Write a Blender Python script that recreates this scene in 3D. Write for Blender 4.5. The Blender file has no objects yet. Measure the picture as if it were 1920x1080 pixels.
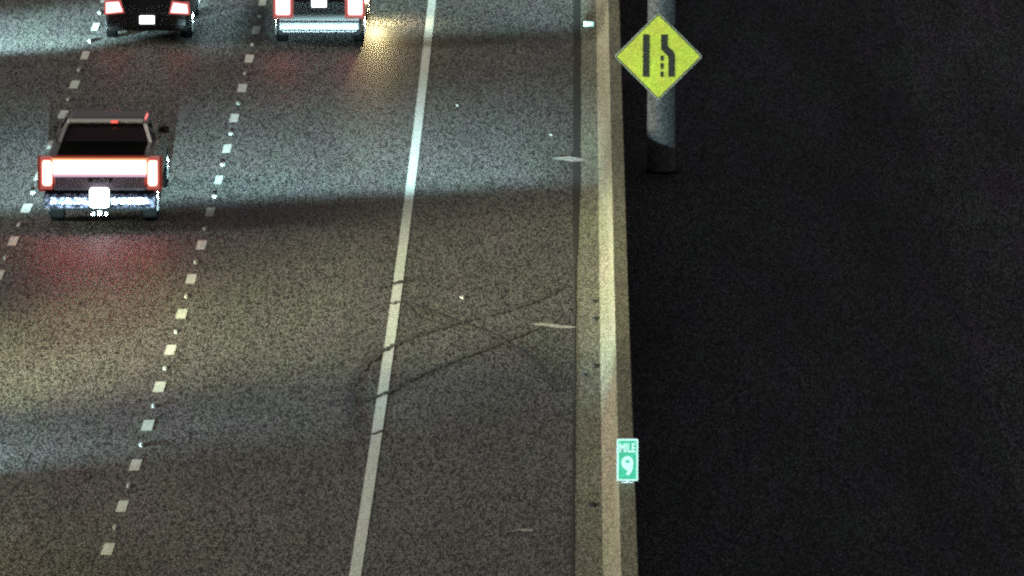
import bpy, bmesh, math, random
from mathutils import Vector, Matrix
R = math.radians
random.seed(7)
scene = bpy.context.scene
C = scene.collection

# ------------------------------------------------------------------ camera
CAM_H = 24.089
PITCH = R(9.634683)
D0 = CAM_H / math.tan(PITCH)            # forward distance of road station s = 0
cam = bpy.data.cameras.new('camera')
cam.sensor_width = 36.0
cam.lens = 15276.124 / 1920 * 36.0      # a long traffic-camera zoom
cam.clip_end = 5000
cam.clip_start = 1.0
cam_o = bpy.data.objects.new('camera', cam)
C.objects.link(cam_o)
cam_o.location = (0, 0, CAM_H)
cam_o.rotation_euler = (R(90) - PITCH, 0, 0)
scene.camera = cam_o

# ------------------------------------------------------------------ night sky
SKY_STRENGTH = 0.054
SUN_EL, SUN_ROT = R(13), R(-100)      # low light from the left, added for distant street and traffic glow
w = bpy.data.worlds.new('World')
scene.world = w
w.use_nodes = True
nt = w.node_tree
sky = nt.nodes.new('ShaderNodeTexSky')
sky.sky_type = 'NISHITA'
sky.sun_disc = False
sky.sun_elevation = SUN_EL
sky.sun_rotation = SUN_ROT
hs = nt.nodes.new('ShaderNodeHueSaturation')      # city glow takes the blue out of the night sky
hs.inputs['Saturation'].default_value = 0.12
tint = nt.nodes.new('ShaderNodeMix')
tint.data_type = 'RGBA'; tint.blend_type = 'MULTIPLY'
tint.inputs[0].default_value = 1.0
tint.inputs[7].default_value = (1.06, 1.0, 0.95, 1)
bg = nt.nodes['Background']
bg.inputs['Strength'].default_value = SKY_STRENGTH
nt.links.new(sky.outputs[0], hs.inputs['Color'])
nt.links.new(hs.outputs[0], tint.inputs[6])
nt.links.new(tint.outputs[2], bg.inputs[0])
sun = bpy.data.lights.new('side_glow', 'SUN')
sun.energy = 3.8
sun.angle = R(24)
sun.color = (1.0, 0.96, 0.80)
sun_o = bpy.data.objects.new('side_glow', sun)
C.objects.link(sun_o)
sun_o.rotation_euler = (R(90) - SUN_EL, 0, R(-80))
sun_o.location = (0, 60, 60)

scene.view_settings.view_transform = 'Standard'
scene.view_settings.look = 'None'
scene.view_settings.exposure = 0.0
scene.view_settings.gamma = 1.0
scene.render.filter_size = 2.4
scene.cycles.filter_width = 2.4
scene.cycles.use_denoising = False
scene.cycles.max_bounces = 4
scene.cycles.sample_clamp_indirect = 3.0

# ------------------------------------------------------------------ the road's own coordinates
YAW, X0, KH, CV = 0.008639952, -5.7068, -1.22734763e-5, 0.00097721
SL = 70.0
def zr(s):
    a = abs(s)
    if a <= SL: return CV * s * s / 2
    return CV * SL * SL / 2 + CV * SL * (a - SL)
def slope(s): return CV * max(-SL, min(SL, s))
def W(s, u, h=0.0):
    sc_ = max(-200, min(300, s))
    return Vector((X0 + YAW * s + KH * sc_ * sc_ / 2 + u, D0 + s, zr(s) + h))
def heading(s): return -(YAW + KH * s)

# ------------------------------------------------------------------ materials
FL = 0.165                              # wear streaks run along the road: grain is stretched by 1/FL
def N(t, kind, **kw):
    n = t.nodes.new(kind)
    for k, v in kw.items(): setattr(n, k, v)
    return n
def grain_mat(name, col, dark=0.3, scale=25.0, width=0.15, rough=0.85, coords='UV', tone=0.12, chroma=0.035,
              spec=0.3, blotch=0.6, metallic=0.0, glint=1.25):
    """aggregate: pale stone broken up by fine dark crevices, with slow tone and colour drift"""
    m = bpy.data.materials.new(name); m.use_nodes = True
    t = m.node_tree; L = t.links.new
    b = t.nodes['Principled BSDF']
    tc = N(t, 'ShaderNodeTexCoord')
    src = tc.outputs['UV'] if coords == 'UV' else tc.outputs['Object']
    n1 = N(t, 'ShaderNodeTexNoise'); n1.inputs['Scale'].default_value = scale
    n1.inputs['Detail'].default_value = 1.0; n1.inputs['Roughness'].default_value = 0.55
    n1.inputs['Distortion'].default_value = 0.35
    L(src, n1.inputs['Vector'])
    sb = N(t, 'ShaderNodeMath', operation='SUBTRACT'); sb.inputs[1].default_value = 0.5
    ab = N(t, 'ShaderNodeMath', operation='ABSOLUTE')
    L(n1.outputs['Fac'], sb.inputs[0]); L(sb.outputs[0], ab.inputs[0])
    mr = N(t, 'ShaderNodeMapRange', interpolation_type='SMOOTHSTEP')
    mr.inputs[1].default_value = 0.0; mr.inputs[2].default_value = width
    mr.inputs[3].default_value = dark; mr.inputs[4].default_value = glint
    L(ab.outputs[0], mr.inputs[0])
    n2 = N(t, 'ShaderNodeTexNoise'); n2.inputs['Scale'].default_value = blotch
    n2.inputs['Detail'].default_value = 2.0
    L(src, n2.inputs['Vector'])
    m2 = N(t, 'ShaderNodeMapRange')
    m2.inputs[1].default_value = 0.3; m2.inputs[2].default_value = 0.7
    m2.inputs[3].default_value = 1 - tone; m2.inputs[4].default_value = 1 + tone
    L(n2.outputs['Fac'], m2.inputs[0])
    mu = N(t, 'ShaderNodeMath', operation='MULTIPLY'); L(mr.outputs[0], mu.inputs[0]); L(m2.outputs[0], mu.inputs[1])
    n3 = N(t, 'ShaderNodeTexNoise'); n3.inputs['Scale'].default_value = blotch * 2.3
    n3.inputs['Detail'].default_value = 1.0
    L(src, n3.inputs['Vector'])
    c0 = N(t, 'ShaderNodeMix', data_type='RGBA', blend_type='MIX')
    e = chroma
    c0.inputs[6].default_value = (col[0] * (1 + e), col[1] * (1 - e * .6), col[2] * (1 + e), 1)
    c0.inputs[7].default_value = (col[0] * (1 - e * .6), col[1] * (1 + e), col[2] * (1 - e), 1)
    m3 = N(t, 'ShaderNodeMapRange'); m3.inputs[1].default_value = .35; m3.inputs[2].default_value = .65
    L(n3.outputs['Fac'], m3.inputs[0]); L(m3.outputs[0], c0.inputs[0])
    cm = N(t, 'ShaderNodeVectorMath', operation='SCALE')
    L(c0.outputs[2], cm.inputs[0]); L(mu.outputs[0], cm.inputs['Scale'])
    L(cm.outputs[0], b.inputs['Base Color'])
    b.inputs['Roughness'].default_value = rough
    b.inputs['Specular IOR Level'].default_value = spec
    b.inputs['Metallic'].default_value = metallic
    return m
def plain(name, col, rough=0.5, metallic=0.0, spec=0.5, emit=None, strength=1.0, coat=0.0):
    m = bpy.data.materials.new(name); m.use_nodes = True
    t = m.node_tree; b = t.nodes['Principled BSDF']
    tc = N(t, 'ShaderNodeTexCoord'); n = N(t, 'ShaderNodeTexNoise')
    n.inputs['Scale'].default_value = 6.0; n.inputs['Detail'].default_value = 3.0
    t.links.new(tc.outputs['Object'], n.inputs['Vector'])
    mr = N(t, 'ShaderNodeMapRange'); mr.inputs[3].default_value = .8; mr.inputs[4].default_value = 1.2
    t.links.new(n.outputs['Fac'], mr.inputs[0])
    cm = N(t, 'ShaderNodeVectorMath', operation='SCALE'); cm.inputs[0].default_value = col
    t.links.new(mr.outputs[0], cm.inputs['Scale']); t.links.new(cm.outputs[0], b.inputs['Base Color'])
    b.inputs['Roughness'].default_value = rough; b.inputs['Metallic'].default_value = metallic
    b.inputs['Specular IOR Level'].default_value = spec
    b.inputs['Coat Weight'].default_value = coat
    if emit:
        b.inputs['Emission Color'].default_value = (*emit, 1); b.inputs['Emission Strength'].default_value = strength
    return m

M = {}
M['asphalt'] = grain_mat('asphalt', (0.112, 0.110, 0.107), dark=0.0, glint=1.9, spec=0.25, rough=0.6)
M['pan'] = grain_mat('gutter concrete', (0.225, 0.222, 0.175), dark=0.25, glint=1.35, tone=0.15)
M['concrete'] = grain_mat('barrier concrete', (0.245, 0.232, 0.165), dark=0.35, glint=1.25, tone=0.16, chroma=0.025)
M['paint'] = grain_mat('road paint', (0.76, 0.82, 0.77), dark=0.70, glint=1.05, tone=0.06, chroma=0.03, rough=0.6)
M['streak_light'] = grain_mat('pale streak light', (0.45, 0.45, 0.42), dark=0.6, tone=0.2)  # pale colour standing in for patches of reflected light
M['rubber_mark'] = grain_mat('tyre rubber on road', (0.082, 0.080, 0.078), dark=0.0, glint=1.6)
M['dirt'] = grain_mat('dark roadside dirt', (0.045, 0.046, 0.059), dark=0.0, glint=2.5, width=0.22, tone=0.25, chroma=0.10, spec=0.1)
M['steel'] = grain_mat('weathered galvanised steel', (0.098, 0.10, 0.103), dark=0.3, glint=1.35, coords='OBJ', scale=21, rough=0.7, spec=0.3, blotch=0.8)
M['rust'] = plain('dark rusted steel', (0.035, 0.032, 0.03), 0.9, spec=0.1)
M['joint'] = plain('dark joint strip', (0.042, 0.042, 0.042), 0.9, spec=0.1)  # plain dark strip along the gutter edge
M['yellow'] = grain_mat('fluorescent yellow sheeting', (0.76, 0.78, 0.06), dark=0.65, glint=1.05, coords='OBJ', scale=21, chroma=0.06, tone=0.08, rough=0.6, blotch=1.2)
M['black_ink'] = grain_mat('black sign ink', (0.035, 0.034, 0.022), dark=0.4, coords='OBJ', scale=21, rough=0.7)
M['sign_edge'] = grain_mat('bare sign edge', (0.42, 0.43, 0.30), dark=0.5, coords='OBJ', scale=21, rough=0.6)
M['green'] = grain_mat('green sign sheeting', (0.035, 0.47, 0.25), dark=0.8, glint=1.05, coords='OBJ', scale=12, chroma=0.04, rough=0.5)
M['white_sheet'] = plain('white sign sheeting', (0.62, 0.80, 0.72), 0.5)
M['alu'] = plain('aluminium', (0.4, 0.4, 0.4), 0.4, metallic=0.7)
M['black_paint'] = plain('dark grey truck paint', (0.024, 0.022, 0.024), 0.35, spec=0.4, coat=0.3)
M['roof_sheen'] = plain('grey roof edge sheen', (0.45, 0.43, 0.42), 0.5)  # pale tone stands in for light reflected on pillars and roof edge
M['gate_glow'] = plain('violet grey with lamp glow', (0.11, 0.09, 0.13), 0.45)  # violet grey lightened for the lavender glow under the light bar
M['grey_paint'] = plain('dark grey car paint', (0.009, 0.008, 0.009), 0.3, spec=0.3, coat=0.1)
M['silver_paint'] = plain('silver car paint', (0.08, 0.08, 0.085), 0.35, metallic=0.3, coat=0.4)
M['glass'] = plain('tinted car glass', (0.016, 0.009, 0.012), 0.15, spec=0.5)
M['tyre'] = plain('tyre rubber', (0.0012, 0.0012, 0.0012), 0.95, spec=0.0)
M['rim'] = plain('alloy rim', (0.35, 0.35, 0.36), 0.3, metallic=0.9)
M['plastic'] = plain('black plastic', (0.0025, 0.0025, 0.0025), 0.85, spec=0.02)
M['chrome'] = grain_mat('dusty chrome', (0.085, 0.08, 0.115), dark=0.1, glint=1.9, width=0.2, coords='OBJ', scale=9, rough=0.35, metallic=0.85, blotch=3, tone=0.5)
M['plate'] = plain('lit number plate', (0.8, 0.8, 0.8), 0.5, emit=(0.95, 0.97, 1.0), strength=3.0)
M['tail'] = plain('lit tail lamp', (0.5, 0.02, 0.01), 0.3, emit=(1.0, 0.15, 0.11), strength=14)
M['tail_far'] = plain('lit tail lamp, smaller', (0.5, 0.02, 0.01), 0.3, emit=(1.0, 0.20, 0.20), strength=9)
M['tail_bloom'] = plain('red bloom of tail lamp', (0.006, 0.002, 0.002), 0.4, spec=0.1, emit=(1.0, 0.26, 0.23), strength=0.40)  # this and the next three paint the bloom around tail lamps
M['bloom_orange'] = plain('amber bloom of tail lamp', (0.006, 0.002, 0.002), 0.4, spec=0.1, emit=(1.0, 0.38, 0.14), strength=0.85)
M['bloom_dim'] = plain('dim red lamp bloom', (0.004, 0.002, 0.002), 0.5, spec=0.1, emit=(1.0, 0.14, 0.08), strength=0.16)
M['bloom_pink'] = plain('pale red lamp bloom', (0.01, 0.006, 0.008), 0.5, spec=0.1, emit=(1.0, 0.66, 0.86), strength=0.75)
M['stop'] = plain('high stop lamp', (0.3, 0.01, 0.01), 0.4, emit=(1.0, 0.14, 0.11), strength=1.1)
M['amber'] = plain('amber lamp', (0.5, 0.25, 0.02), 0.4, emit=(1.0, 0.62, 0.10), strength=8)
M['lens'] = plain('lit headlight lens', (0.7, 0.7, 0.7), 0.2, emit=(1.0, 0.98, 0.95), strength=20)
M['reflector'] = plain('raised reflector', (0.30, 0.32, 0.31), 0.6)
M['litter'] = plain('pale litter', (0.34, 0.33, 0.30), 0.8)
M['stain'] = plain('dark scuff', (0.06, 0.06, 0.065), 0.9, spec=0.1)

# ------------------------------------------------------------------ object helpers
def tag(o, label=None, cat=None, group=None, kind=None):
    if label: o['label'] = label
    if cat: o['category'] = cat
    if group: o['group'] = group
    if kind: o['kind'] = kind
    return o
def obj(name, bm, mat, parent=None, smooth=False):
    me = bpy.data.meshes.new(name)
    bm.normal_update()
    bmesh.ops.recalc_face_normals(bm.bm, faces=bm.faces[:])
    if smooth:
        for f in bm.faces: f.smooth = True
    bm.to_mesh(me); bm.free()
    for m in (mat if isinstance(mat, (list, tuple)) else [mat]): me.materials.append(m)
    o = bpy.data.objects.new(name, me); C.objects.link(o)
    if parent: o.parent = parent
    return o
def new(): return _B(bmesh.new())
class _B:
    def __init__(s, bm): s.bm = bm
    def __getattr__(s, k): return getattr(s.bm, k)

def empty(name, loc, s_head=None):
    o = bpy.data.objects.new(name, None); C.objects.link(o)
    o.empty_display_size = 0.3
    o.location = loc
    if s_head is not None: o.rotation_euler = (math.atan(slope(s_head)), 0, heading(s_head))
    return o
def box(b, x0, x1, y0, y1, z0, z1, bev=0.0):
    vs = [b.verts.new(p) for p in ((x0,y0,z0),(x1,y0,z0),(x1,y1,z0),(x0,y1,z0),(x0,y0,z1),(x1,y0,z1),(x1,y1,z1),(x0,y1,z1))]
    fs = [b.faces.new([vs[i] for i in q]) for q in ((0,3,2,1),(4,5,6,7),(0,1,5,4),(1,2,6,5),(2,3,7,6),(3,0,4,7))]
    if bev:
        es = list({e for f in fs for e in f.edges})
        bmesh.ops.bevel(b.bm, geom=es, offset=bev, segments=2, affect='EDGES', profile=0.5)
def loft(b, secs, cap=True):
    rows = [[b.verts.new(p) for p in s] for s in secs]
    n = len(rows[0])
    for i in range(len(rows) - 1):
        for j in range(n):
            b.faces.new((rows[i][j], rows[i][(j+1) % n], rows[i+1][(j+1) % n], rows[i+1][j]))
    if cap:
        b.faces.new(rows[0][::-1]); b.faces.new(rows[-1])
def prism(b, poly, axis, a0, a1):
    """extrude a 2-D polygon along an axis ('x': poly is (y,z); 'y': poly is (x,z); 'z': poly is (x,y))"""
    def P(p, a): return (a, p[0], p[1]) if axis == 'x' else (p[0], a, p[1]) if axis == 'y' else (p[0], p[1], a)
    loft(b, [[P(p, a0) for p in poly], [P(p, a1) for p in poly]])
def cyl(b, c, r, axis, a0, a1, n=24):
    prism(b, [(c[0] + r * math.cos(2*math.pi*i/n), c[1] + r * math.sin(2*math.pi*i/n)) for i in range(n)], axis, a0, a1)
def strip(b, cols, ss, uvl, fl=FL):
    """a sheet in road coordinates; cols are (u, h) across, ss the stations along"""
    rows = [[b.verts.new(W(s, u, h)) for (u, h) in cols] for s in ss]
    acc = [0.0]
    for a, c in zip(cols, cols[1:]): acc.append(acc[-1] + math.hypot(c[0]-a[0], c[1]-a[1]))
    for i in range(len(ss) - 1):
        for j in range(len(cols) - 1):
            f = b.faces.new((rows[i][j], rows[i][j+1], rows[i+1][j+1], rows[i+1][j]))
            for l, (a, c) in zip(f.loops, ((i,j),(i,j+1),(i+1,j+1),(i+1,j))):
                l[uvl].uv = (cols[0][0] + acc[c], ss[a] * fl)
def sheet(name, cols, ss, mat, parent=None, fl=FL):
    bm = bmesh.new(); uvl = bm.loops.layers.uv.new('UVMap')
    b = _B(bm); strip(b, cols, ss, uvl, fl)
    me = bpy.data.meshes.new(name); bm.to_mesh(me); bm.free(); me.materials.append(mat)
    o = bpy.data.objects.new(name, me); C.objects.link(o)
    if parent: o.parent = parent
    return o
def rng(a, b, st): return [a + i * (b - a) / max(1, round((b - a) / st)) for i in range(max(1, round((b - a) / st)) + 1)]

# ------------------------------------------------------------------ ground, road, gutter, barrier
SS = rng(-220, -80, 10)[:-1] + rng(-80, 80, 2)[:-1] + rng(80, 400, 20)[:-1] + rng(400, 1600, 200)
U_A, U_B, U_E, U_J, U_F = -3.4536, 0.0, 3.681, 6.813, 7.254
sheet('ground', [(-600, -1.5), (-60, -0.6), (-24, -0.1), (7.3, -0.1), (7.72, -0.10), (9.6, -0.14), (14, -1.4), (24, -2.2), (60, -2.5), (600, -2.5)],
      SS, M['dirt'])['kind'] = 'structure'
tag(sheet('road', [(-23, 0), (-12, 0), (-3.5, 0), (0, 0), (3.7, 0), (U_J, 0)], SS, M['asphalt']), kind='structure')
tag(sheet('gutter', [(U_J, 0.0), (U_J + 0.012, 0.004), (U_F + 0.05, 0.030)], SS, M['pan']), kind='structure')
bm = bmesh.new(); prev = None
for st in rng(-120, 160, 2):
    k = max(0.0, min(1.0, (st - 1.5) / 10.0))  # the dark strip widens farther up the road
    row = [bm.verts.new(W(st, U_J - 0.022 - 0.03*k + 0.006*math.sin(st*1.7), 0.005)), bm.verts.new(W(st, U_J + 0.014 + 0.085*k + 0.006*math.sin(st*2.3), 0.013))]
    if prev: bm.faces.new((prev[0], prev[1], row[1], row[0]))
    prev = row
me = bpy.data.meshes.new('pavement_joint'); bm.to_mesh(me); bm.free(); me.materials.append(M['joint'])
jt = bpy.data.objects.new('pavement_joint', me); C.objects.link(jt)
tag(jt, kind='structure')

# shoulder barrier, single-slope face towards the road
prof = [(U_F, -0.05), (U_F, 0.075), (U_F + 0.15, 0.30), (7.487, 0.795), (7.497, 0.81), (7.725, 0.81), (7.735, 0.795), (7.76, -0.2)]
bar = sheet('concrete_barrier', prof, rng(-200, 300, 4), M['concrete'])
tag(bar, 'long pale concrete safety barrier along the right shoulder', 'barrier')

# ------------------------------------------------------------------ markings
sg = []
line = sheet('edge_line', [(U_E - 0.085, 0.006), (U_E + 0.085, 0.006)], rng(-120, 160, 2), M['paint'])
tag(line, 'continuous solid white edge line between the right lane and the shoulder', 'road line')
PER, S0 = 3.6576, -6.3836
ORD = ['lowest', 'second', 'third', 'fourth', 'fifth', 'sixth', 'seventh', 'eighth', 'ninth', 'tenth', 'eleventh', 'twelfth',
       'thirteenth', 'fourteenth', 'fifteenth', 'sixteenth', 'seventeenth', 'eighteenth']
def dash(s, u, label, group, wob):
    bm = bmesh.new(); uvl = bm.loops.layers.uv.new('UVMap'); b = _B(bm)
    strip(b, [(u - 0.082 + wob[0], 0.006), (u + 0.082 + wob[1], 0.006)], [s - 0.50, s, s + 0.50], uvl)
    me = bpy.data.meshes.new('lane_dash'); bm.to_mesh(me); bm.free(); me.materials.append(M['paint'])
    o = bpy.data.objects.new('lane_dash', me); C.objects.link(o)
    return tag(o, label, 'road marking', group)
def bead(s, u, label, group, sc=1.0):
    b = new()
    cyl(b, (0, 0), 0.05 * sc, 'z', -0.01, 0.012, 14)
    pts = []
    loft(b, [[(0.05*sc*k*math.cos(2*math.pi*i/14), 0.05*sc*k*math.sin(2*math.pi*i/14), z) for i in range(14)]
             for k, z in ((1.0, 0.0121), (0.85, 0.02), (0.55, 0.026), (0.2, 0.028))])
    o = obj('road_stud', b, M['reflector'], smooth=True)
    o.location = W(s, u, 0.004)
    o.scale = (1, 4.5, 1)
    return tag(o, label, 'road stud', group)
for i in range(17):
    s = S0 + (i - 5) * PER
    if not -28.5 < s < 35.5: continue
    n = round((s - (S0 - 5 * PER)) / PER)
    dash(s, U_B, '%s white dash up from the bottom on the right dotted lane line' % ORD[n], 'dashes of the right dotted lane line',
         (random.uniform(-.012, .012), random.uniform(-.012, .012)))
    if s + PER / 2 < 35:
        bead(s + PER / 2, U_B, 'small pale stud just above %s dash up of the right dotted line' % ORD[n], 'studs of the right dotted lane line',
             1.0 if s > -2 else 0.8)
n = 0
for i in range(-8, 14):
    s = S0 + 0.4287 + i * PER
    if not 1.0 < s < 35.5: continue
    dash(s, U_A, '%s white dash up on the left dotted line by the pickup' % ORD[n], 'dashes of the left dotted lane line',
         (random.uniform(-.012, .012), random.uniform(-.012, .012)))
    bead(s + PER / 2, U_A, 'small pale stud just above %s dash up of the left dotted line' % ORD[n], 'studs of the left dotted lane line', 1.0)
    n += 1

# skid marks: thin rubber left on the road
def smooth_path(pts, k=8):
    out = []
    for i in range(len(pts) - 1):
        p0 = pts[max(i-1, 0)]; p1 = pts[i]; p2 = pts[i+1]; p3 = pts[min(i+2, len(pts)-1)]
        for j in range(k):
            t = j / k
            out.append(tuple(0.5 * ((2*p1[a]) + (-p0[a]+p2[a])*t + (2*p0[a]-5*p1[a]+4*p2[a]-p3[a])*t*t + (-p0[a]+3*p1[a]-3*p2[a]+p3[a])*t**3) for a in (0, 1)))
    out.append(pts[-1]); return out
def ribbon(name, pts, wid, mat, h, label, cat):
    path = smooth_path(pts)
    bm = bmesh.new(); uvl = bm.loops.layers.uv.new('UVMap'); prev = None
    for i, (s, u) in enumerate(path):
        a = path[max(i-1, 0)]; c = path[min(i+1, len(path)-1)]
        ds, du = (c[0]-a[0]), (c[1]-a[1])
        # keep the mark the same breadth across its own direction
        l = math.hypot(ds, du) or 1
        e = min(1.0, min(i, len(path)-1-i) / 4 + 0.25)
        ww = wid * e * (random.uniform(0.35, 1.35) if name == 'skid_mark' else random.uniform(0.85, 1.15))
        ns, nu = -du / l * ww / 2, ds / l * ww / 2
        row = [(s - ns, u - nu), (s + ns, u + nu)]
        vs = [(bm.verts.new(W(q[0], q[1], h)), q) for q in row]
        if prev:
            f = bm.faces.new((prev[0][0], prev[1][0], vs[1][0], vs[0][0]))
            for lo, q in zip(f.loops, (prev[0][1], prev[1][1], vs[1][1], vs[0][1])): lo[uvl].uv = (q[1], q[0] * FL)
        prev = vs
    bmesh.ops.recalc_face_normals(bm, faces=bm.faces[:])
    me = bpy.data.meshes.new(name); bm.to_mesh(me); bm.free(); me.materials.append(mat)
    o = bpy.data.objects.new(name, me); C.objects.link(o)
    return tag(o, label, cat)
ribbon('skid_mark', [(0.11, 6.67), (-2.23, 5.73), (-3.61, 4.82), (-5.13, 4.07), (-6.31, 3.64), (-7.64, 3.36), (-9.21, 3.18), (-11.27, 3.16), (-13.3, 3.27), (-14.55, 3.54), (-14.1, 3.80)],
       0.16, M['rubber_mark'], 0.0105, 'long hooked tyre skid looping across the solid white edge line', 'skid mark')
ribbon('skid_mark', [(-11.6, 3.30), (-11.02, 3.56), (-10.5, 3.78), (-9.3, 4.10), (-7.6, 4.75), (-5.6, 5.6), (-3.4, 6.55)],
       0.13, M['rubber_mark'], 0.0125, 'lower faint tyre skid curving from edge line up to the gutter', 'skid mark')
ribbon('skid_mark', [(0.0, 3.35), (0.35, 3.6), (0.75, 3.8), (1.0, 4.1)], 0.16, M['rubber_mark'], 0.0105,
       'short tyre scuff across the edge line, the topmost of the skid marks', 'skid mark')
ribbon('skid_mark', [(-1.55, 3.50), (-1.75, 3.62), (-1.55, 3.80), (-3.2, 4.15), (-4.3, 4.9)], 0.09, M['rubber_mark'], 0.0125,
       'thin kinked tyre scuff across the edge line, second from the top', 'skid mark')
ribbon('skid_mark', [(-1.7, 3.95), (-3.0, 4.5), (-4.6, 5.3), (-7.5, 6.1), (-10.5, 6.55)], 0.14, M['rubber_mark'], 0.0145, 'faint tyre skid running down the shoulder, crossing the other two long skids', 'skid mark')
ribbon('light_streak', [(14.5, 6.50), (14.35, 6.62), (14.2, 6.78), (14.0, 6.90)], 0.42, M['streak_light'], 0.0165, 'bright pale streak across the gutter joint beside the far barrier', 'light streak')  # these streaks paint light thrown onto the ground by barrier reflectors
ribbon('light_streak', [(-3.85, 6.10), (-3.9, 6.36), (-4.1, 6.55), (-4.15, 6.84)], 0.24, M['streak_light'], 0.0165, 'thin pale streak on the shoulder at the yellow-lit stretch of gutter', 'light streak')
ribbon('light_streak', [(-23.0, 6.02), (-23.1, 6.12), (-23.1, 6.22)], 0.20, M['streak_light'], 0.0105, 'faint pale streak on the shoulder left of the mile sign', 'light streak')
def rag(s, u, a, label, name='litter_scrap', mat='litter', lift=0.004, cat='litter'):
    b = new()
    pts = []
    n_ = 9
    for i in range(n_):
        r = a * random.uniform(.6, 1.1)
        pts.append((r * math.cos(2*math.pi*i/n_), 3.5 * r * math.sin(2*math.pi*i/n_)))
    loft(b, [[(p[0], p[1], 0.0) for p in pts], [(p[0]*.9, p[1]*.9, 0.012) for p in pts], [(p[0]*.4, p[1]*.4, 0.02) for p in pts]])
    o = obj(name, b, M[mat]); o.location = W(s, u, lift)
    return tag(o, label, cat)
rag(-1.01, 4.85, 0.055, 'small pale scrap of litter near the middle of the shoulder')
rag(20.75, 4.43, 0.035, 'tiny pale scrap on the dark shoulder beside the far edge line')
rag(17.21, 6.33, 0.045, 'small pale scrap lying left of the gutter beside the sign pole')
for s_, u_, a_, l_ in ((-3.4, 7.16, .075, 'dark rubbish scrap at the barrier foot, beside the pale shoulder streak'), (-8.1, 7.17, .07, 'dark rubbish scrap at the barrier foot, midway between pale streak and mile sign'),
                       (-9.0, 6.99, .045, 'small dark scrap in the gutter just below the midway dark scrap'), (-21.0, 7.1, .085, 'dark rubbish scrap at the barrier foot, left of the mile sign bottom'),
                       (-1.6, 7.14, .06, 'dark rubbish scrap at the barrier foot, topmost in the yellow-lit gutter')):
    rag(s_, u_, a_, l_, 'rubbish_scrap', 'stain', 0.030)
# a reflector block clipped to the barrier foot, far up the road
rb = empty('barrier_reflector', W(30.6, 7.08, 0.02), 30.6)
tag(rb, 'bright white block reflector at the barrier foot beside the yellow sign', 'reflector')
b = new(); box(b, -0.10, 0.12, -0.03, 0.03, 0, 0.10, 0.01); obj('lens', b, M['white_sheet'], rb)
b = new(); box(b, -0.12, 0.14, -0.05, 0.05, -0.02, -0.001, 0.004); obj('base', b, M['plastic'], rb)

# ------------------------------------------------------------------ sign pole and its diamond sign
PS, PU = 13.6, 8.47
pole = empty('sign_pole', W(PS, PU, -0.40))
tag(pole, 'thick round galvanised steel pole rising behind the barrier, carrying the yellow sign', 'pole')
b = new()
loft(b, [[(r * math.cos(2*math.pi*i/32), r * math.sin(2*math.pi*i/32), z) for i in range(32)] for z, r in ((0.32, 0.275), (2.0, 0.270), (5.0, 0.262), (9.0, 0.24))])
obj('shaft', b, M['steel'], pole, smooth=False)
b = new(); cyl(b, (0, 0), 0.296, 'z', 0.285, 0.318, 32); obj('base_plate', b, M['dirt'], pole)
b = new(); cyl(b, (0, 0), 0.36, 'z', -0.3, 0.283, 32); obj('footing', b, M['dirt'], pole)

def rounded(poly, r, n=5):
    out = []
    m = len(poly)
    for i in range(m):
        p = Vector(poly[i]); a = (Vector(poly[i-1]) - p).normalized(); c = (Vector(poly[(i+1) % m]) - p).normalized()
        ang = a.angle(c); d = r / math.tan(ang / 2)
        p0 = p + a * d; p1 = p + c * d
        cen = p + (a + c).normalized() * (r / math.sin(ang / 2))
        for k in range(n + 1):
            t = k / n
            v = (p0 - cen).lerp(p1 - cen, t).normalized() * r
            out.append(tuple(cen + v))
    return out
def plate(name, polys, y0, y1, mat, parent):
    b = new()
    for p in polys: prism(b, p, 'y', y0, y1)
    return obj(name, b, mat, parent)
def ring(name, outer, inner, y0, y1, mat, parent):
    b = new()
    n = len(outer)
    V = [[b.verts.new((p[0], y, p[1])) for p in pl] for pl, y in ((outer, y0), (inner, y0), (inner, y1), (outer, y1))]
    for k in range(4):
        A, B_ = V[k], V[(k+1) % 4]
        for j in range(n): b.faces.new((A[j], A[(j+1) % n], B_[(j+1) % n], B_[j]))
    return obj(name, b, mat, parent)
def diamond(d, r): return rounded([(0, -d), (d, 0), (0, d), (-d, 0)], r)
sign = empty('lane_ends_sign', W(PS, PU, 0) + Vector((-0.065, -0.36, 2.175)))
tag(sign, 'yellow diamond warning sign with black lane-merge symbol strapped to the round pole', 'road sign')
DD = 0.855
plate('panel', [diamond(DD, 0.05)], 0.0, 0.012, M['sign_edge'], sign)
ring('border', diamond(DD - 0.028, 0.04), diamond(DD - 0.052, 0.035), -0.003, -0.0005, M['black_ink'], sign)
plate('face', [diamond(DD - 0.0545, 0.03)], -0.003, -0.0005, M['yellow'], sign)
q = 95.0
def sp(x, y): return ((x - 1232.5) / q, (106 - y) / q)
def sq(x0, x1, y0, y1): return [sp(x0, y0), sp(x0, y1), sp(x1, y1), sp(x1, y0)]
sy = dict(y0=-0.007, y1=-0.0035, mat=M['black_ink'], parent=sign)
plate('lane_bar', [sq(1204, 1216.5, 65, 143.5)], **sy)
plate('merging_bar', [[sp(1237, 65), sp(1237, 93), sp(1250, 106), sp(1250.5, 112), sp(1250.5, 143.5), sp(1263, 143.5), sp(1263, 104), sp(1260.5, 97), sp(1250, 87), sp(1249.5, 65)]], **sy)
for y0, y1 in ((104, 113.5), (118, 128.5), (133.5, 143.5)): plate('dash', [sq(1236.2, 1242.3, y0, y1)], **sy)
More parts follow.
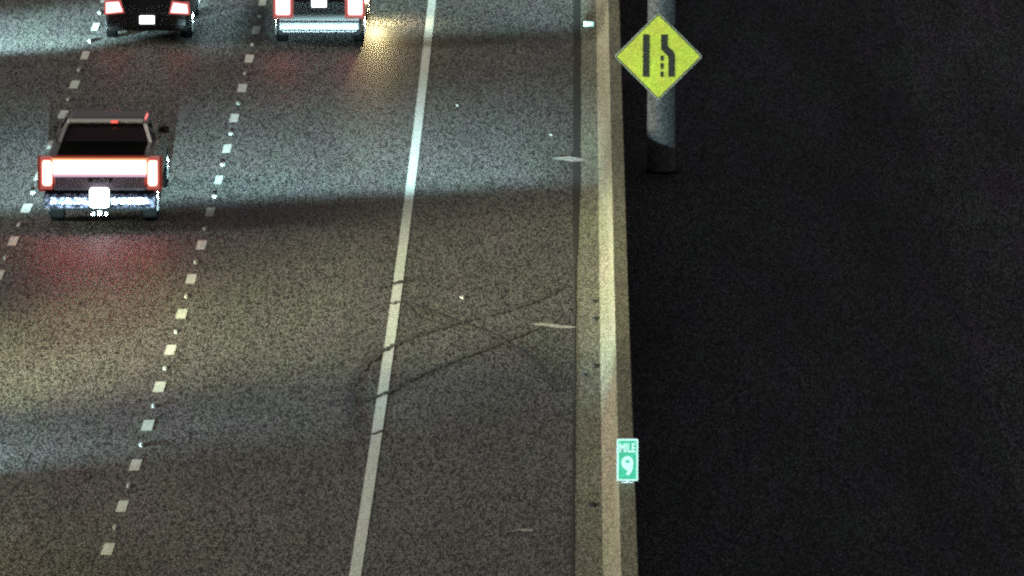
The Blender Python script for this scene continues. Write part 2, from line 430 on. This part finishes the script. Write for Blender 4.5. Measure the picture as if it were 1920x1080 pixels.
for z in (-0.42, 0.42):
    b = new(); box(b, -0.4, 0.4, 0.013, 0.05, z - 0.02, z + 0.02); obj('backing_rail', b, M['alu'], sign)
    b = new()
    n_ = 32
    loft(b, [[(0.065 + rr * math.cos(2*math.pi*i/n_), 0.36 + rr * math.sin(2*math.pi*i/n_), zz) for i in range(n_)] for rr, zz in ((0.279, z-.02), (0.285, z-.015), (0.285, z+.015), (0.279, z+.02))])
    box(b, -0.03, 0.16, 0.0505, 0.09, z - 0.018, z + 0.018)
    obj('strap', b, M['alu'], sign)

# ------------------------------------------------------------------ mile marker on top of the barrier
mile = empty('mile_marker', W(-23.6, 7.62, 0.81), -23.6)
tag(mile, 'small green mile sign with white border and number 9, on the barrier top', 'mile sign')
MW, MH, MB_ = 0.316, 0.632, 0.03
def rect(hw, z0, z1, r): return rounded([(-hw, z0), (hw, z0), (hw, z1), (-hw, z1)], r)
plate('panel', [rect(MW/2, MB_, MB_+MH, 0.02)], 0.0, 0.006, M['white_sheet'], mile)
plate('face', [rect(MW/2 - 0.027, MB_+0.027, MB_+MH-0.027, 0.014)], -0.003, -0.0005, M['green'], mile)
def text(body, size, cx, z, width, parent, name, bold=0.0, zh=None):
    cu = bpy.data.curves.new(name, 'FONT'); cu.body = body; cu.size = size; cu.align_x = 'LEFT'; cu.offset = bold; cu.extrude = 0.001; cu.resolution_u = 6
    o = bpy.data.objects.new('tmp_text', cu); C.objects.link(o)
    dg = bpy.context.evaluated_depsgraph_get(); dg.update()
    me = bpy.data.meshes.new_from_object(o.evaluated_get(dg))
    bpy.data.objects.remove(o); bpy.data.curves.remove(cu)
    xs = [v.co.x for v in me.vertices]; ys = [v.co.y for v in me.vertices]
    kx = width / (max(xs) - min(xs)); ky = (zh or size) / (max(ys) - min(ys))
    x0, y0 = min(xs), min(ys); xm = (max(xs) + x0) / 2
    for v in me.vertices:
        v.co = ((v.co.x - xm) * kx + cx, -0.0055 - v.co.z, (v.co.y - y0) * ky + z)
    me.name = name
    me.materials.clear(); me.materials.append(M['white_sheet'])
    t = bpy.data.objects.new(name, me); C.objects.link(t); t.parent = parent
    return t
text('MILE', 0.16, 0.0, MB_ + 0.43, 0.236, mile, 'lettering', 0.004, 0.135)
nz = MB_ + 0.272
nine = [(0.088*math.cos(a), nz + 0.100*math.sin(a)) for a in [math.pi*(-0.12 + k/22*1.42) for k in range(23)]]
nine += [(-0.012, MB_ + 0.163), (0.012, MB_ + 0.155), (-0.018, MB_ + 0.120), (-0.010, MB_ + 0.088), (0.020, MB_ + 0.090), (0.055, MB_ + 0.125), (0.078, MB_ + 0.180)]
num = plate('numeral', [nine], -0.0065, -0.0035, M['white_sheet'], mile)
plate('counter', [[(0.030*math.cos(2*math.pi*k/14), nz + 0.02 + 0.026*math.sin(2*math.pi*k/14)) for k in range(14)]], -0.0085, -0.007, M['green'], num)
b = new(); box(b, -0.02, 0.02, 0.0065, 0.03, -0.03, 0.5); box(b, -0.09, 0.09, 0.0065, 0.11, 0.0005, 0.012); obj('bracket', b, M['alu'], mile)

# ------------------------------------------------------------------ vehicles
def wheel(parent, x, y, r=0.38, wd=0.26):
    side = 1 if x > 0 else -1
    root = empty('wheel', (x, y, r)); root.parent = parent
    b = new(); n_ = 28
    prof_ = [(-wd/2, r*.66), (-wd/2, r*.93), (-wd*.38, r), (wd*.38, r), (wd/2, r*.93), (wd/2, r*.66)]
    loft(b, [[(a, rr*math.cos(2*math.pi*i/n_), rr*math.sin(2*math.pi*i/n_)) for i in range(n_)] for a, rr in prof_])
    obj('tyre', b, M['tyre'], root, smooth=True)
    b = new()
    for k in range(5):
        a = 2*math.pi*k/5
        poly = [(-.05, .05), (.05, .05), (.035, r*.62), (-.035, r*.62)]
        pr = [(p[0]*math.cos(a) - p[1]*math.sin(a), p[0]*math.sin(a) + p[1]*math.cos(a)) for p in poly]
        prism(b, pr, 'x', side*(wd/2 + .001), side*(wd/2 + .018))
    cyl(b, (0, 0), .07, 'x', side*(wd/2 + .0), side*(wd/2 + .026), 16)
    obj('rim', b, M['rim'], root)
def sec(y, hw, z0, z1, r=0.06, tuck=0.06, top=None):
    """rounded cross-section of a car body at station y, centred on x = 0"""
    t = hw if top is None else top
    pts = [(-hw + tuck, z0), (hw - tuck, z0), (hw - tuck*.3, z0 + .07), (hw, (z0*0.5 + z1*.5)), (t, z1 - r), (t - r*.35, z1 - r*.3), (t - r*1.2, z1),
           (-t + r*1.2, z1), (-t + r*.35, z1 - r*.3), (-t, z1 - r), (-hw, (z0*0.5 + z1*.5)), (-hw + tuck*.3, z0 + .07)]
    return [(p[0], y, p[1]) for p in pts]
def quadpane(name, pts, mat, parent, off):
    """thin pane over a four-cornered opening, pushed out along its normal"""
    v = [Vector(p) for p in pts]
    nrm = (v[1]-v[0]).cross(v[3]-v[0]).normalized()
    b = new()
    loft(b, [[tuple(p + nrm*off*.2) for p in v], [tuple(p + nrm*off) for p in v]])
    return obj(name, b, mat, parent)

def pickup(s, u, label):
    t = empty('pickup_truck', W(s, u, 0.004), s)
    tag(t, label, 'pickup truck')
    P = M['black_paint']
    b = new()
    loft(b, [sec(y, hw, z0, z1, .05, .08, tp) for y, hw, z0, z1, tp in ((0.07, 1.0, .62, 1.36, .97), (0.6, 1.02, .55, 1.37, .985), (2.15, 1.02, .5, 1.38, .985), (2.2, 1.02, .5, 1.28, .97),
              (4.25, 1.02, .48, 1.24, .96), (5.3, .99, .48, 1.18, .90), (5.75, .90, .5, 1.08, .8), (5.85, .8, .55, .95, .72))])
    bd = obj('body', b, P, t, smooth=False)
    b = new(); box(b, -.80, .80, .22, 2.02, 1.3815, 1.384); obj('bed_cover', b, M['plastic'], t)
    # cab
    b = new()
    loft(b, [sec(y, hw, z0, z1, .07, .0, tp) for y, hw, z0, z1, tp in ((1.72, .93, 1.24, 1.27, .90), (2.08, .93, 1.24, 1.68, .75), (2.2, .93, 1.24, 1.72, .735), (2.5, .93, 1.24, 1.74, .73), (3.1, .93, 1.24, 1.75, .735), (3.55, .94, 1.24, 1.71, .725), (4.35, .94, 1.2, 1.25, .86))])
    obj('cab', b, P, t)
    # rear window between the pillars, then the pale sheen painted on them
    quadpane('rear_window', [(-.83, 1.735, 1.315), (.83, 1.735, 1.315), (.69, 2.06, 1.635), (-.69, 2.06, 1.635)], M['glass'], t, .02)
    for sx in (-1, 1):
        pts = [(sx*.90, 1.70, 1.30), (sx*.84, 1.715, 1.30), (sx*.70, 2.055, 1.67), (sx*.765, 2.04, 1.67)]
        quadpane('pillar_sheen', pts if sx < 0 else pts[::-1], M['roof_sheen'], t, .035)
        pts = [(sx*.925, 2.2, 1.33), (sx*.925, 4.0, 1.33), (sx*.80, 3.5, 1.64), (sx*.80, 2.35, 1.64)]
        pn = quadpane('side_window', pts if sx > 0 else pts[::-1], M['glass'], t, .03)
        b = new(); box(b, min(sx*.94, sx*1.13), max(sx*.94, sx*1.10), 3.75, 3.85, 1.22, 1.36, .04); obj('mirror', b, P, t)
        b = new(); box(b, min(sx*.62, sx*.88), max(sx*.62, sx*.88), 5.78, 5.84, .86, 1.02, .02); obj('headlight', b, M['lens'], t)
    quadpane('windshield', [(.84, 4.30, 1.28), (-.84, 4.30, 1.28), (-.69, 3.62, 1.66), (.69, 3.62, 1.66)], M['glass'], t, .02)
    b = new(); box(b, -.72, .72, 1.98, 2.16, 1.685, 1.75, .025); obj('roof_spoiler', b, M['roof_sheen'], t)
    b = new(); box(b, .10, .23, 1.962, 1.978, 1.695, 1.745, .004); obj('high_stop_lamp', b, M['stop'], t)
    # tailgate
    b = new(); box(b, -.84, .84, 0.0, 0.066, .72, 1.38, .015); tg = obj('tailgate', b, M['gate_glow'], t)
    b = new(); box(b, -.86, .86, -.03, -.002, 1.055, 1.315, .012); lb = obj('light_bar', b, M['tail'], t)
    b = new(); box(b, -.90, .90, -.021, -.003, 1.315, 1.355, .006); obj('lamp_bloom', b, M['bloom_orange'], lb)  # glowing strips around the bar imitate its bloom
    b = new(); box(b, -.86, .86, -.019, -.003, 1.357, 1.40, .006); obj('bloom_strip', b, M['bloom_dim'], lb)
    b = new(); box(b, -.86, .86, -.019, -.003, 1.00, 1.056, .006); obj('bloom_strip', b, M['bloom_pink'], lb)
    b = new(); box(b, -.22, .22, -.02, -.003, .90, .985, .006); obj('handle', b, M['chrome'], tg)
    for sx in (-1, 1):
        x0, x1 = sorted((sx*.885, sx*1.055))
        b = new(); box(b, x0, x1, -.03, .25, .82, 1.30, .06); tl = obj('tail_lamp', b, M['tail'], t)
        b = new()
        xa, xb = sorted((sx*.872, sx*1.095))
        box(b, xa, xb, -.015, .2, .77, .835, .01)
        box(b, xa, xb, -.015, .2, 1.303, 1.36, .01)
        xa, xb = sorted((sx*1.058, sx*1.10)); box(b, xa, xb, -.015, .2, .838, 1.30, .008)
        obj('lamp_bloom', b, M['tail_bloom'], tl)
        b = new()
        xa, xb = sorted((sx*.872, sx*1.12)); box(b, xa, xb, -.01, .2, .725, .768, .01); xa, xb = sorted((sx*1.102, sx*1.145)); box(b, xa, xb, -.01, .2, .77, 1.36, .008)
        obj('bloom_strip', b, M['bloom_dim'], tl)
    # bumper with its recess, plate, hitch
    for sx in (-1, 1):
        b = new(); pr = [(-.14, .44), (-.165, .52), (-.165, .64), (-.13, .70), (.0, .72), (.05, .66), (.05, .46)]
        loft(b, [[(sx*x, p[0]*(1 - .35*k) , p[1]) for p in pr] for x, k in ((.21, 0), (.6, 0), (.9, .15), (1.02, .9))])
        bp = obj('bumper', b, M['chrome'], t)
    b = new(); box(b, -1.0, 1.0, -.11, .05, .725, .755, .008); obj('step_pad', b, M['plastic'], bp)
    b = new(); box(b, -.205, .205, -.06, .05, .40, .70, .01); obj('plate_recess', b, M['plastic'], bp)
    b = new(); box(b, -.18, .18, -.175, -.162, .46, .82, .05); obj('license_plate', b, M['plate'], t)
    b = new(); box(b, -.9, .9, .06, .5, .36, .55, .03); obj('chassis', b, M['plastic'], t)
    b = new(); box(b, -.04, .04, -.16, .1, .31, .39, .01)
    h = obj('hitch', b, M['alu'], t)
    for xx in (-.12, .12):
        b = new(); cyl(b, (xx, .33), .035, 'y', -.15, -.11, 14); obj('chain_loop', b, M['chrome'], h)
    for x in (-.86, .86):
        for y in (1.22, 4.92): wheel(t, x, y, .40, .27)
    return t

def sedan(s, u, label, paint, lamps, tailmat=None, tall=0.0, front_lit=False, width=0.91):
    t = empty('passenger_car', W(s, u, 0.004), s)
    tag(t, label, 'car')
    w_ = width; g = tall
    b = new()
    loft(b, [sec(y, hw, z0, z1 + g*k, .06, .07, tp) for y, hw, z0, z1, tp, k in ((0.0, w_*.90, .36, .86, w_*.84, .6), (0.12, w_*.97, .28, 1.02, w_*.88, 1), (.6, w_, .22, 1.04, w_*.9, 1), (1.2, w_, .2, .98, w_*.93, .6),
              (3.2, w_, .2, .95, w_*.93, .3), (4.1, w_*.98, .22, .86, w_*.84, .2), (4.6, w_*.9, .26, .74, w_*.76, .1), (4.75, w_*.78, .34, .62, w_*.66, 0))])
    obj('body', b, paint, t)
    r0 = .75 - 1.2*g
    b = new()
    loft(b, [sec(y, hw, .9, z1, .06, .0, tp) for y, hw, z1, tp in ((r0 - .12, w_*.9, 1.0 + g, w_*.82), (r0 + .5 - g, w_*.92, 1.36 + g, w_*.62), (r0 + .8, w_*.92, 1.43 + g, w_*.62), (2.6, w_*.93, 1.44 + g, w_*.62), (3.55, w_*.92, .97, w_*.84))])
    obj('cabin', b, paint, t)
    y0, y1 = r0 - .11, r0 + .48 - g
    quadpane('rear_window', [(-w_*.78, y0, 1.05 + g), (w_*.78, y0, 1.05 + g), (w_*.58, y1, 1.33 + g), (-w_*.58, y1, 1.33 + g)], M['glass'], t, .03)
    quadpane('windshield', [(w_*.78, 3.52, 1.0), (-w_*.78, 3.52, 1.0), (-w_*.58, 2.68, 1.41 + g), (w_*.58, 2.68, 1.41 + g)], M['glass'], t, .03)
    for sx in (-1, 1):
        pts = [(sx*w_*.9, r0 + .5, 1.02), (sx*w_*.9, 3.1, 1.02), (sx*w_*.66, 2.5, 1.36 + g), (sx*w_*.66, r0 + .85, 1.36 + g)]
        quadpane('side_window', pts if sx > 0 else pts[::-1], M['glass'], t, .035)
        b = new(); x0, x1 = sorted((sx*w_*.97, sx*(w_ + .17))); box(b, x0, x1, 3.0, 3.1, .98, 1.12, .03); obj('mirror', b, paint, t)
        zl = 0.70 + g*.6
        if lamps == 'slanted':
            poly = [(sx*.52, zl + .02), (sx*.86, zl - .02), (sx*.86, zl + .20), (sx*.60, zl + .22)] if sx < 0 else [(sx*.50, zl + .0), (sx*.86, zl - .02), (sx*.84, zl + .16), (sx*.56, zl + .20)]
            b = new(); prism(b, poly, 'y', -.035, .14); tl = obj('tail_lamp', b, M['tail_far'], t)
            b = new(); prism(b, [(p[0]*1.0 + (.045 if p[0] > sx*.7 else -.045), p[1] + (.04 if p[1] > zl + .1 else -.04)) for p in poly], 'y', -.015, .10); obj('lamp_bloom', b, M['tail_bloom'], tl)  # larger glowing backing imitates the lamp's bloom
        else:
            x0, x1 = sorted((sx*.60, sx*.92))
            b = new(); box(b, x0, x1, -.035, .2, zl - .12, zl + .32, .05); tl = obj('tail_lamp', b, M['tail_far'], t)
            x0, x1 = sorted((sx*.53, sx*.965))
            b = new(); box(b, x0, x1, -.015, .16, zl - .2, zl + .38, .04); obj('lamp_bloom', b, M['tail_bloom'], tl)
        x0, x1 = sorted((sx*.5, sx*.80))
        b = new(); box(b, x0, x1, 4.60, 4.71, .58, .70, .02); obj('headlight', b, M['lens'] if front_lit else M['white_sheet'], t)
    b = new(); box(b, -w_*.93, w_*.93, -.06, .12, .38, .60, .04); obj('bumper', b, paint, t)
    zp = .78 + g*.5 if g > 0.2 else .46
    b = new(); box(b, -.155, .155, -.078 if g < .2 else -.03, -.064 if g < .2 else -.012, zp, zp + (.17 if g < .2 else .26), .003); obj('license_plate', b, M['plate'], t)
    for x in (-w_ + .12, w_ - .12):
        for y in (.95, 3.75): wheel(t, x, y, .33, .23)
    return t

pickup(6.2, -1.93, 'dark pickup truck with full-width red light bar glowing across its tailgate')
sedan(28.3, -2.22, 'dark car at top left with two small slanted red tail lamps', M['grey_paint'], 'slanted')
rc = sedan(27.8, 1.42, 'taller car at top centre with large tail lamps and bright white plate', M['grey_paint'], 'tall', tall=0.22, width=0.93)

# ------------------------------------------------------------------ unseen traffic whose headlights light this stretch, plus an added yellow lamp
def lobe_lamp(name, pos, colour, power, lobes, parent):
    """a lamp with a hand-shaped beam pattern. lobes: (el0, tilt, soft_lo, top, soft_hi, az, half_width, gain) in radians;
    el0 + tilt*(azimuth) is the lower edge of the beam, top its upper fade"""
    l = bpy.data.lights.new(name, 'POINT'); l.energy = power; l.color = colour; l.shadow_soft_size = 0.03
    l.use_nodes = True
    t = l.node_tree; L = t.links.new
    em = t.nodes['Emission']
    tc = N(t, 'ShaderNodeTexCoord'); sx = N(t, 'ShaderNodeSeparateXYZ'); L(tc.outputs['Normal'], sx.inputs[0])
    def mth(op, a, b_=None):
        n = N(t, 'ShaderNodeMath', operation=op)
        for i, v in enumerate((a, b_)):
            if v is None: continue
            if isinstance(v, (int, float)): n.inputs[i].default_value = v
            else: L(v, n.inputs[i])
        return n.outputs[0]
    def sm(v, a, b_, o0=0.0, o1=1.0):
        n = N(t, 'ShaderNodeMapRange', interpolation_type='SMOOTHSTEP')
        L(v, n.inputs[0]); n.inputs[1].default_value = a; n.inputs[2].default_value = b_; n.inputs[3].default_value = o0; n.inputs[4].default_value = o1
        return n.outputs[0]
    az = mth('ARCTAN2', sx.outputs[0], sx.outputs[1]); el = mth('ARCSINE', sx.outputs[2])
    tot = None
    for (el0, tilt, slo, top, shi, a0, hw, gain) in lobes:
        e = mth('SUBTRACT', el, mth('MULTIPLY', az, tilt))
        v = sm(e, el0 - slo/2, el0 + slo/2)
        if top is not None: v = mth('MULTIPLY', v, sm(e, top - shi/2, top + shi/2, 1.0, 0.0))
        d = mth('ABSOLUTE', mth('SUBTRACT', az, a0))
        v = mth('MULTIPLY', v, sm(d, hw[0], hw[1], 1.0, 0.0))
        v = mth('MULTIPLY', v, gain)
        tot = v if tot is None else mth('ADD', tot, v)
    L(tot, em.inputs['Strength'])
    o = bpy.data.objects.new(name, l); C.objects.link(o)
    o.location = pos
    return o
def aim(pos, s, u, h=0.0):
    d = W(s, u, h) - pos
    return math.atan2(d.x, d.y), math.atan2(d.z, math.hypot(d.x, d.y))
def edge(pos, p, q):
    """lower beam edge through two points of the road"""
    a0, e0 = aim(pos, *p); a1, e1 = aim(pos, *q)
    tilt = (e1 - e0) / (a1 - a0)
    return e0 - tilt * a0, tilt
WHITE, BLUE, HALO = (0.64, 1.0, 1.05), (0.66, 1.0, 1.08), (1.0, 0.90, 0.58)

f1 = sedan(-74.8, 1.84, 'silver car with white headlights following in the right lane, below the frame', M['silver_paint'], 'slanted', front_lit=True)
f2 = pickup(-30.1, -5.3, 'dark pickup unseen left of the frame, added to carry the yellow pool lamp')
f3 = sedan(-27.6, -8.9, 'silver car with bluish headlights in the third lane, left of the frame', M['silver_paint'], 'slanted', front_lit=True)
f4 = sedan(14.6, -8.9, 'silver car with white headlights in the third lane, far left of the frame', M['silver_paint'], 'tall', front_lit=True)
b = new(); box(b, -.45, .45, 3.30, 3.42, 2.46, 2.60, .02); rl = obj('added_lamp', b, M['lens'], f2)  # made-up lamp on a made-up rack, source for the yellow pool
b = new(); box(b, -.40, -.36, 3.34, 3.38, 1.70, 2.459); box(b, .36, .40, 3.34, 3.38, 1.70, 2.459); box(b, -.36, .36, 3.345, 3.375, 2.2, 2.24); obj('added_rack', b, M['plastic'], rl)
HALO = (1.0, 0.955, 0.52)

# white headlights: one pool with a hard near edge under the pickup, one far up the road
L1 = W(-69.9, 1.5, 0.66)
e0, tl = edge(L1, (8.4, -3.9), (11.6, 7.0))
lobe_lamp('headlight_beam', L1, WHITE, 1.05e7, [
    (e0, tl, 0.0012, -0.0335, 0.0095, -0.02, (0.06, 0.115), 1.0),
    (e0, tl, 0.0014, 0.2, 0.1, 0.078, (0.022, 0.036), 0.0165),  # upper lobe added to light the diamond sign
    (-0.046, 0.0, 0.004, 0.0, 0.02, 0.1404, (0.006, 0.010), 0.0085)], f1)  # narrow lobe added to light the mile sign
L1b = W(-69.9, 2.5, 0.66)
e0, tl = edge(L1b, (27.9, -4.0), (30.4, 7.0))
lobe_lamp('headlight_beam', L1b, WHITE, 4.2e6, [
    (e0, tl, 0.0012, -0.0215, 0.004, 0.02, (0.030, 0.036), 1.35),
    (e0 - 0.0004, tl, 0.0030, -0.0215, 0.004, -0.0240, (0.0005, 0.0095), 1.5)], f1)
L4 = W(19.4, -8.4, 0.68)
e0, tl = edge(L4, (27.7, -4.6), (28.4, -2.0))
lobe_lamp('headlight_beam', L4, WHITE, 2.2e5, [
    (e0, tl, 0.02, -0.040, 0.016, 0.30, (0.18, 0.28), 1.0)], f4)
# added lamp for the yellow pool in the middle of the frame
L2 = W(-26.6, -5.3, 2.55)
lobe_lamp('yellow_pool_light', L2, HALO, 1.75e5, [
    (-0.212, 0.20, 0.09, -0.136, 0.03, 0.45, (0.25, 0.55), 1.0),
    (-0.9, 0.0, 0.3, -0.17, 0.06, 0.4, (1.2, 1.5), 0.008)], f2)  # weak wide lobe added as fill for the foreground
# bluish pool at the lower left
L3 = W(-22.7, -8.5, 0.66)
e0, tl = edge(L3, (-18.2, -2.07), (-17.2, 0.6))
lobe_lamp('headlight_beam', L3, BLUE, 4.5e4, [
    (e0, tl, 0.012, -0.19, 0.05, 0.55, (0.25, 0.5), 1.0)], f3)
# amber side lamp of the car at the top
b = new(); box(b, .935, .955, 2.9, 3.15, .52, .60, .006); sm_ = obj('side_marker', b, M['amber'], rc)
al = bpy.data.lights.new('side_marker_light', 'POINT'); al.energy = 150; al.color = (1.0, 0.80, 0.38); al.shadow_soft_size = 0.05
ao = bpy.data.objects.new('side_marker_light', al); C.objects.link(ao); ao.location = W(31.1, 2.52, 0.55)
